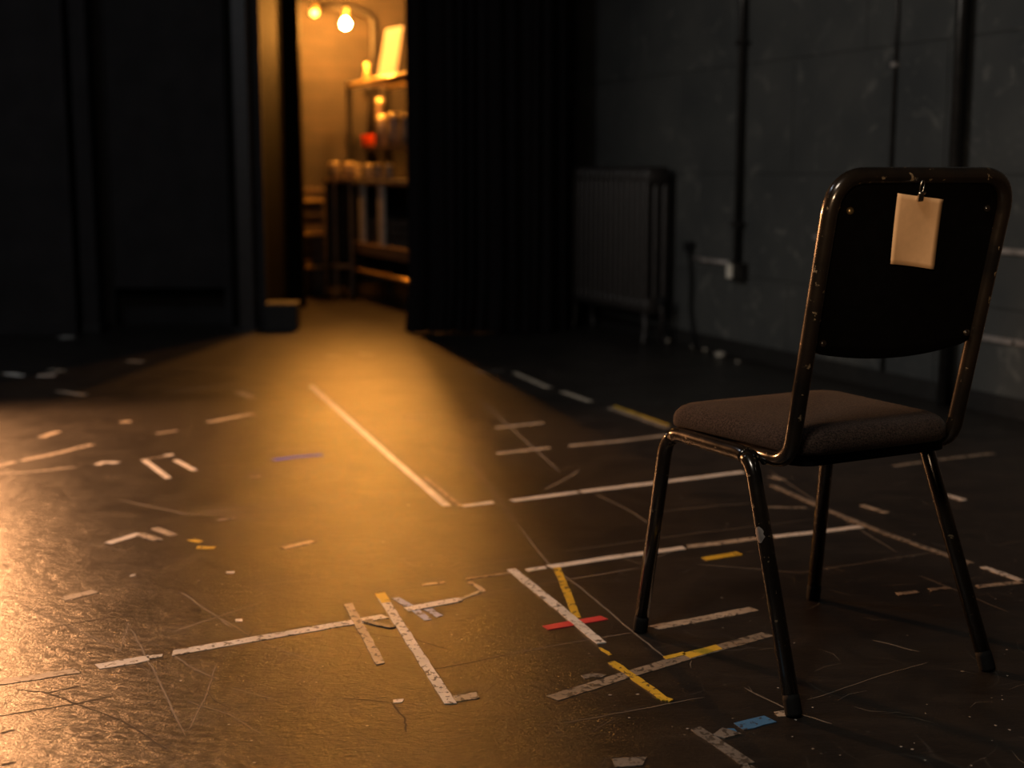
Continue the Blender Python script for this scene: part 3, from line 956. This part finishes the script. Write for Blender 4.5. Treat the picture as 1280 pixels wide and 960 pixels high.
# brown drain pipe in the corner beside the curtain
pp = at_y(708, 100, 7.95); 
dp = thing('drain_pipe', 'brown pipe with a narrow neck between the curtain and the right wall', 'pipe', Vector((pp.x - .02, 7.93, 0)))
ztop, znk = at_y(708, 106, 7.95).z, at_y(708, 120, 7.95).z
obj('pipe', tubebm([(0, 0, ztop), (0, 0, ZC)], .052, 18), M['brownpipe'], dp, True)
obj('collar', tubebm([(0, 0, ztop - .015), (0, 0, ztop + .05)], .06, 18), M['brownpipe'], dp, True)
obj('neck', tubebm([(-.02, 0, znk), (-.02, 0, ztop)], .02, 12), M['brownpipe'], dp, True)
obj('flange', lathebm([(0, -.03), (.055, -.03), (.07, -.012), (.07, .012), (.05, .03), (0, .03)], (0, 0, znk), 18), M['brownpipe'], dp, True)
obj('lower_pipe', tubebm([(0, 0, 0), (0, 0, znk)], .035, 14), M['jamb'], dp, True)

# ------------------------------------------------------------------ curtain
bm = bmesh.new()
NXC, NZC = 260, 46
xa, xb = -.565, .31
rc = random.Random(11)
ph = [(rc.uniform(0, 6.28), rc.uniform(.6, 1.4)) for _ in range(4)]
def fold(u, v):
    # v: 0 floor .. 1 top
    s = u * 11.5 + .35 * math.sin(u * 9 + ph[0][0]) + .22 * (1 - v) * math.sin(u * 17 + 1)
    a = .040 * (.75 + .45 * math.sin(u * 23 + ph[1][0])) * (1.0 + .35 * (1 - v) ** 2)
    return a * math.sin(2 * PI * s) + .016 * math.sin(2 * PI * s * 2.1 + ph[2][0]) * (1 - .5 * v)
rows = []
ZT = 2.95
for k in range(NZC + 1):
    v = (k / NZC) ** 1.6
    row = []
    fl = max(0, 1 - v / .12)
    for i in range(NXC + 1):
        u = i / NXC
        x = xa + (xb - xa) * u - .022 * fl ** 1.5 * (1 - u) + .02 * fl * math.sin(u * 60) * .3
        y = 7.43 + fold(u, v) * .9 + .16 * max(0, u - .8) / .2 - .035 * fl ** 2 + .012 * math.sin(u * 40 + v * 12) * fl
        row.append(bm.verts.new((x, y, .004 + v * ZT)))
    rows.append(row)
for a, b in zip(rows, rows[1:]):
    for i in range(NXC):
        bm.faces.new((a[i], a[i + 1], b[i + 1], b[i]))
cur = obj('stage_curtain', bm, M['velvet'], None, True)
sm = cur.modifiers.new('thick', 'SOLIDIFY'); sm.thickness = .006; sm.offset = 0
tag(cur, 'heavy black stage curtain hanging in folds right of the lit doorway', 'curtain')
tr = thing('curtain_track', 'black track above the heavy stage curtain', 'track', (0, 7.43, 0))
obj('rail', boxbm((-.75, -.03, 2.965), (.45, .03, 3.01)), M['jamb'], tr)
for x in (-.6, .3):
    obj('hanger', boxbm((x - .02, -.01, 3.01), (x + .02, .01, ZC)), M['jamb'], tr)

# ------------------------------------------------------------------ flats and post on the left
def flat(label, x0, x1, y, h=3.1, toggle=None, zbot=0.0):
    o = thing('stage_flat', label, 'stage flat', ((x0 + x1) / 2, y, 0), 0, 'black wing flats')
    w = (x1 - x0) / 2; s = .06
    obj('panel', boxbm((-w + .01, .012, zbot + .02), (w - .01, .022, h - .02)), M['flat'], o)
    for a, b in ((-w, -w + s), (w - s, w)):
        obj('stile', boxbm((a, 0, 0), (b, .03, h)), M['flat'], o, bevel=.003)
    for a, b in [(zbot, zbot + s), (h - s, h)] + ([(toggle, toggle + s)] if toggle else []):
        obj('cross_rail', boxbm((-w + s, 0.004, a), (w - s, .028, b)), M['flat'], o, bevel=.003)
    return o
xl = at_y(90, 300, 7.30).x
flat('black wing flat at the left picture edge, nearest of the flats', xl - 1.3, xl, 7.30)
x2 = at_y(119, 300, 7.42).x
rtn = thing('flat_return', 'narrow black upright beside the nearest wing flat', 'stage flat', ((xl + x2) / 2 + .005, 7.40, 0), 0)
obj('board', boxbm((-(x2 - xl) / 2, 0, 0), ((x2 - xl) / 2, .05, 3.1)), M['flat'], rtn, bevel=.004)
obj('foot', boxbm((-(x2 - xl) / 2, -.02, 0), ((x2 - xl) / 2 + .01, .2, .05)), M['jamb'], rtn, bevel=.004)
zb2 = at_y(240, 360, 7.7).z
flat('black recessed wing flat with an open gap at its foot, between the uprights', x2 - .05, at_y(292, 300, 7.7).x, 7.70, zbot=zb2)
xp0, xp1 = at_y(298, 300, 7.6).x, at_y(318, 300, 7.6).x
post = thing('upright_post', 'slim black upright post at the left of the lit doorway', 'post', ((xp0 + xp1) / 2, 7.6, 0))
hw = (xp1 - xp0) / 2
obj('shaft', boxbm((-hw, -.045, 0), (hw, .045, 3.15)), M['iron'], post, bevel=.008)
obj('base_plate', boxbm((-hw - .03, -.075, 0), (hw + .01, .075, .012)), M['iron'], post, bevel=.002)
xs1 = at_y(332, 300, 7.65).x - (xp0 + xp1) / 2
obj('shade_strip', boxbm((hw + .001, .03, 0), (xs1, .055, 3.15)), M['flat'], post)  # dark strip added to make the black gap and block the lamp
# small block at the doorway foot
blk = thing('wooden_block', 'small black wooden block on the floor at the left of the doorway', 'block', (at(356, 414).x - .01, at(356, 414).y + .10, 0), .06)
bw = .073
obj('body', boxbm((-bw - .03, -.1, 0), (bw, .1, .142)), M['jamb'], blk, bevel=.004)
obj('top_board', boxbm((-bw - .032, -.102, .142), (bw + .002, .102, .152)), M['jamb'], blk, bevel=.003)

# ------------------------------------------------------------------ back room
LB = at_y(432, 30, 9.3)
lamp = thing('pendant_lamp', 'glowing bare bulb hanging in the back room', 'lamp', LB)
obj('bulb', lathebm([(0, -.029), (.011, -.027), (.021, -.020), (.028, -.008), (.029, 0), (.026, .012), (.019, .021), (.012, .027), (.011, .034), (0, .035)], (0, 0, 0), 24), M['bulb'], lamp, True)
obj('socket', lathebm([(0, .034), (.013, .034), (.02, .042), (.02, .09), (.012, .105), (0, .106)], (0, 0, 0), 16), M['brass'], lamp, True)
obj('cord', tubebm([(0, 0, .10), (0, 0, ZC - LB.z)], .004, 8), M['rubber'], lamp, True)

L2 = at_y(393, 13, 9.52)
wl = thing('wall_lamp', 'dim amber bulb in a brass cup left of the bare bulb', 'lamp', L2)
obj('bulb', lathebm([(0, -.04), (.018, -.034), (.026, -.016), (.024, .004), (.014, .02), (0, .021)], (0, 0, 0), 18), M['bulbdim'], wl, True)
obj('cup', lathebm([(.034, -.004), (.03, .02), (.018, .04), (0, .045)], (0, 0, 0), 18), M['brass'], wl, True)
dw = (BW - L2).dot(-WD)  # distance to the brick wall
arm_end = -WD * dw
obj('arm', tubebm(fillet([(0, 0, .04), (0, 0, .08), (arm_end.x, arm_end.y, .08)], .03), .006, 8), M['iron'], wl, True)
# bent pipe on the brick wall
def on_brick(px, py, off):
    n = WD.copy(); p = BW + n * off; d = ray(px, py)
    return EYE + d * ((p - EYE).dot(n) / d.dot(n))
pts = [on_brick(x, y, .05) for x, y in ((398, 9), (440, 11), (466, 22), (466, 60), (462, 230))]
o0 = pts[-1].copy(); o0.z = 0
bp = thing('bent_pipe', 'dark pipe bending down the brick wall behind the bulb', 'pipe', o0)
obj('tube', tubebm([p - o0 for p in fillet(pts, .09)], .026, 12), M['iron'], bp, True)
obj('bracket', boxbm((-.03, -.03, 1.45), (.03, .03, 1.48)), M['iron'], bp)

# shelving rack, parallel to the right wall
RO = at(441, 380) * 1.055; RO.z = 0
RL, RDp = 1.60, .28
rrot = math.atan2(WD.y, WD.x)
rack = thing('shelving_rack', 'tall black metal shelving rack in the back room, holding tins and jars', 'shelf', RO, rrot)
# local x towards viewer; room side (left) is WN => local y sign YL; rack body extends away from WN => -YL
Y0 = -YL
zl = {'top': 1.467, 'upper': 1.044, 'mid': .818, 'low': .39}
for x in (0, RL):
    for d in (0, RDp):
        obj('post', boxbm((x - .018, Y0 * d - .018, 0), (x + .018, Y0 * d + .018, zl['top'] + .02)), M['blackmetal'], rack, bevel=.003)
for d in (0, RDp):
    obj('top_rail', tubebm([(-.01, Y0 * d, zl['top'] - .012), (RL + .01, Y0 * d, zl['top'] - .012)], .017, 12), M['brass'], rack, True)
for k in range(15):
    x = .0 + k * RL / 14
    obj('top_slat', boxbm((x - .012, min(0, Y0 * RDp), zl['top'] - .012), (x + .012, max(0, Y0 * RDp), zl['top'])), M['shelfboard'], rack)
obj('shade_end_panel', boxbm((-.012, min(Y0 * .02, Y0 * RDp), .10), (-.002, max(Y0 * .02, Y0 * RDp), zl['mid'] - .04)), M['jamb'], rack)  # dark end and back panels added, standing in for shade behind the rack
obj('shade_back_panel', boxbm((0, min(Y0 * RDp, Y0 * (RDp + .012)), .10), (RL, max(Y0 * RDp, Y0 * (RDp + .012)), zl['mid'] - .04)), M['jamb'], rack)
for kx, z in zl.items():
    if kx == 'top': continue
    th = .03 if kx != 'low' else .075
    d0 = .09 if kx == 'upper' else 0
    obj('shelf_board', boxbm((-.01, min(Y0 * d0, Y0 * RDp), z - th), (RL + .01, max(Y0 * d0, Y0 * RDp), z)), M['metal'] if kx == 'mid' else M['shelfboard'], rack, bevel=.003)
obj('stretcher', tubebm([(0, 0, .20), (RL, 0, .20)], .014, 10), M['brass'], rack, True)
obj('stretcher', tubebm([(0, Y0 * RDp, .20), (RL, Y0 * RDp, .20)], .014, 10), M['metal'], rack, True)
for x in (.20, .62):
    obj('front_strut', boxbm((x - .05, Y0 * .02 - .012, zl['low']), (x + .05, Y0 * .02 + .012, zl['mid'] - .03)), M['palemetal'], rack, bevel=.003)

RM4 = Matrix.Translation(RO) @ Matrix.Rotation(rrot, 4, 'Z')
def on_rack(px, d, z):
    """point on the rack at depth d behind its front edge, at picture column px"""
    best = None
    for k in range(0, 1600, 5):
        p = RM4 @ Vector((k / 1000, Y0 * d, z))
        v = p - EYE
        x = 640 + FPX * v.x / v.dot(FWD)
        if best is None or abs(x - px) < best[0]:
            best = (abs(x - px), p)
    return best[1]

def jar(label, p, r, h, group, body='jar', lidm='lid', lab=True):
    t = thing('jar', label, 'jar', p, 0, group)
    obj('body', lathebm([(0, 0), (r * .92, 0), (r, .006), (r, h * .78), (r * .86, h * .88), (r * .80, h * .9), (0, h * .9)], (0, 0, 0), 20), M[body], t, True)
    obj('lid', lathebm([(r * .88, h * .86), (r * .90, h * .87), (r * .90, h), (0, h)], (0, 0, 0), 20), M[lidm], t, True)
    if lab:
        obj('label', lathebm([(r * 1.004, h * .18), (r * 1.012, h * .19), (r * 1.012, h * .62), (r * 1.004, h * .63)], (0, 0, 0), 20), M['label'], t, True)
    return t

G = 'tins and jars of the back room'
# on the upper shelf
rb = on_rack(461, .13, zl['upper'])
bx = thing('red_box', 'bright orange-red box on the upper rack shelf', 'box', rb, rrot)
obj('body', boxbm((-.045, -.035, 0), (.045, .035, .062)), M['red'], bx, bevel=.004)
obj('lid', boxbm((-.048, -.038, .062), (.048, .038, .078)), M['red'], bx, bevel=.003)
jar('wide jar on the upper rack shelf, right behind the orange-red box', on_rack(478, .16, zl['upper']), .05, .20, G, 'tin', 'lid', False)
jar('tall jar in the middle of the upper rack shelf', on_rack(493, .15, zl['upper']), .046, .21, G, 'jar', 'lid')
jar('pale tin on the upper rack shelf next to the curtain', on_rack(510, .15, zl['upper']), .046, .19, G, 'tin', 'lid')
jar('slim bottle at the back of the upper rack shelf under the white sheet', on_rack(474, .22, zl['upper']), .032, .33, G, 'jar', 'lid', False)
# on the middle shelf
for px, r, h, lab in ((447, .027, .105, 'tin on the middle rack shelf beside the corner post'), (461, .027, .105, 'tin on the middle rack shelf, second from the corner post'),
                      (473, .027, .105, 'tin on the middle rack shelf, third from the corner post'), (487, .027, .105, 'tin on the middle rack shelf, fourth from the corner post')):
    jar(lab, on_rack(px, .042, zl['mid']), r, h, G, 'tin', 'lid')
# low shelf: crate
cr = on_rack(492, .15, zl['low'])
crt = thing('storage_crate', 'dark low crate on the bottom shelf of the rack', 'crate', cr, rrot)
for z in (.0, .06, .12):
    for d in (-.1, .1):
        obj('slat', boxbm((-.22, d - .008, z), (.22, d + .008, z + .045)), M['darkwood'], crt, bevel=.002)
    for x in (-.22, .22):
        obj('slat', boxbm((x - .008, -.092, z), (x + .008, .092, z + .045)), M['darkwood'], crt, bevel=.002)
# top: sheet, bottle, books
base = on_rack(484, .10, zl['top'])
sh = thing('white_sheet', 'milky white sheet leaning upright on top of the rack', 'board', base)
c4 = [at_y(471, 92, base.y), at_y(494, 89, base.y), at_y(503.5, 33, base.y + .02), at_y(482.5, 37, base.y + .02)]
zmin = min(c4[0].z, c4[1].z)
bm = bmesh.new()
lo = [bm.verts.new(p - base + Vector((0, dy, 0))) for dy in (0,) for p in c4]
hi = [bm.verts.new(p - base + Vector((0, .006, 0))) for p in c4]
for v in (lo[0], lo[1], hi[0], hi[1]): v.co.z = 0.001
bm.faces.new(lo); bm.faces.new(list(reversed(hi)))
for k in range(4): bm.faces.new((lo[k], lo[(k + 1) % 4], hi[(k + 1) % 4], hi[k]))
obj('sheet', bm, M['sheet'], sh)
bm = boxbm((-.055, .01, 0), (.075, .05, .03))
obj('foot_block', bm, M['darkwood'], sh, bevel=.003)
b = on_rack(459, .08, zl['top'])
bt = thing('brass_bottle', 'small brass bottle standing on top of the rack', 'bottle', b)
obj('body', lathebm([(0, 0), (.024, 0), (.026, .01), (.024, .05), (.014, .075), (.012, .095), (0, .095)], (0, 0, 0), 16), M['brass'], bt, True)
obj('stopper', lathebm([(.01, .095), (.02, .105), (.018, .125), (0, .13)], (0, 0, 0), 14), M['brass'], bt, True)

# narrow trolley at the far end of the rack
tp = at(421, 376); tp.z = 0
tro = thing('trolley_table', 'narrow metal trolley table at the far end of the rack', 'table', tp, rrot)
TW, TL, TH = .11, .20, .83
hx = TL
for x in (0, -hx):
    for d in (0, TW):
        lg = obj('leg', boxbm((x - .008, Y0 * d - .008, .03), (x + .008, Y0 * d + .008, TH - .03)), M['blackmetal'] if x else M['metal'], tro, bevel=.003)
        obj('caster', tubebm([(x - .008, Y0 * d, .022), (x + .008, Y0 * d, .022)], .022, 12), M['rubber'], lg, True)
obj('table_top', boxbm((-hx - .02, min(-Y0 * .02, Y0 * (TW + .02)), TH - .03), (.02, max(-Y0 * .02, Y0 * (TW + .02)), TH)), M['shelfboard'], tro, bevel=.003)
obj('shade_end_panel', boxbm((-hx - .02, min(0, Y0 * TW), .08), (-hx - .012, max(0, Y0 * TW), TH - .03)), M['jamb'], tro)  # end and back panels added to darken the space between the trolley legs
obj('shade_back_panel', boxbm((-hx, min(Y0 * (TW + .01), Y0 * (TW + .018)), .08), (0, max(Y0 * (TW + .01), Y0 * (TW + .018)), TH - .03)), M['jamb'], tro)
obj('lower_shelf', boxbm((-hx, min(0, Y0 * TW), .22), (0, max(0, Y0 * TW), .24)), M['metal'], tro, bevel=.003)
TM = Matrix.Translation(tp) @ Matrix.Rotation(rrot, 4, 'Z')
jar('squat jar at the front of the narrow trolley table', TM @ Vector((-.03, Y0 * .01, TH)), .040, .105, G, 'jar', 'lid')
jar('squat jar at the back of the narrow trolley table', TM @ Vector((-.06, Y0 * .12, TH)), .040, .105, G, 'jar', 'lid')

# low cabinet against the brick wall
cb = on_brick(392, 300, .0); cb.z = 0
cab = thing('low_cabinet', 'low dark cabinet with brass edged drawers against the brick wall', 'cabinet', cb, math.atan2(-WN.y, -WN.x))
obj('body', boxbm((-.35, -.16, .05), (.04, -.01, .73)), M['darkwood'], cab, bevel=.004)
obj('top', boxbm((-.37, -.175, .73), (.045, -.005, .755)), M['shelfboard'], cab, bevel=.004)
obj('plinth', boxbm((-.34, -.15, 0), (.035, -.02, .05)), M['jamb'], cab)
for z in (.10, .33, .56):
    dr = obj('drawer', boxbm((-.33, -.174, z), (.03, -.158, z + .15)), M['darkwood'], cab, bevel=.003)
    obj('pull', boxbm((-.30, -.195, z + .10), (.025, -.172, z + .122)), M['brass'], dr, bevel=.003)

# ------------------------------------------------------------------ lights
def spot(name, loc, aim, watts, col, angle, blend, size):
    l = bpy.data.lights.new(name, 'SPOT')
    l.energy = watts; l.color = col; l.spot_size = math.radians(angle); l.spot_blend = blend; l.shadow_soft_size = size
    o = bpy.data.objects.new(name, l); COL.objects.link(o)
    o.location = loc
    o.rotation_euler = (Vector(aim) - Vector(loc)).to_track_quat('-Z', 'Y').to_euler()
    return o
def area(name, loc, aim, watts, col, sx, sy):
    l = bpy.data.lights.new(name, 'AREA')
    l.shape = 'RECTANGLE'; l.size = sx; l.size_y = sy; l.energy = watts; l.color = col
    o = bpy.data.objects.new(name, l); COL.objects.link(o)
    o.location = loc
    o.rotation_euler = (Vector(aim) - Vector(loc)).to_track_quat('-Z', 'Y').to_euler()
    return o
spot('side_lamp', (-2.80, 5.65, 1.12), (.05, 2.4, 0.0), 760, (1.0, .44, .17), 78, .8, .09)
spot('wall_fill', (-2.3, 3.3, 1.65), (1.35, 5.3, 1.0), 150, (1.0, .91, .80), 66, .7, .25)  # added neutral fill that brightens the right wall, no real fixture
area('flats_fill', (-2.2, 3.4, 3.2), (-2.2, 5.5, 0), 30, (.80, .88, 1.0), .8, .8)  # added faint cool fill lifting the flats, curtain and dark floor
area('tape_fill', (-.7, .5, 2.9), (.1, 2.4, 0), 31, (1.0, .86, .70), .6, .6)  # added soft warm fill from above to brighten the floor tapes
pl = bpy.data.lights.new('back_room_fill', 'POINT'); pl.energy = 95; pl.color = (1.0, .40, .075); pl.shadow_soft_size = .05  # unseen lamp added to shift the floor highlight and soften the wedge edge
po = bpy.data.objects.new('back_room_fill', pl); COL.objects.link(po); po.location = (-.80, 9.15, 2.12)
spot('card_fill', (-.45, -1.1, 1.35), (.69, 2.25, .78), 200, (1.0, .66, .38), 13, 1.0, .08)  # added warm fill spot behind the camera, narrowed to the card

w = bpy.data.worlds.new('world'); C.world = w
w.use_nodes = True
w.node_tree.nodes['Background'].inputs[0].default_value = (.02, .025, .04, 1)
w.node_tree.nodes['Background'].inputs[1].default_value = .0

vs_ = C.view_settings
vs_.view_transform = 'Standard'; vs_.look = 'None'; vs_.exposure = 0.0; vs_.gamma = 1.0
vs_.use_curve_mapping = False
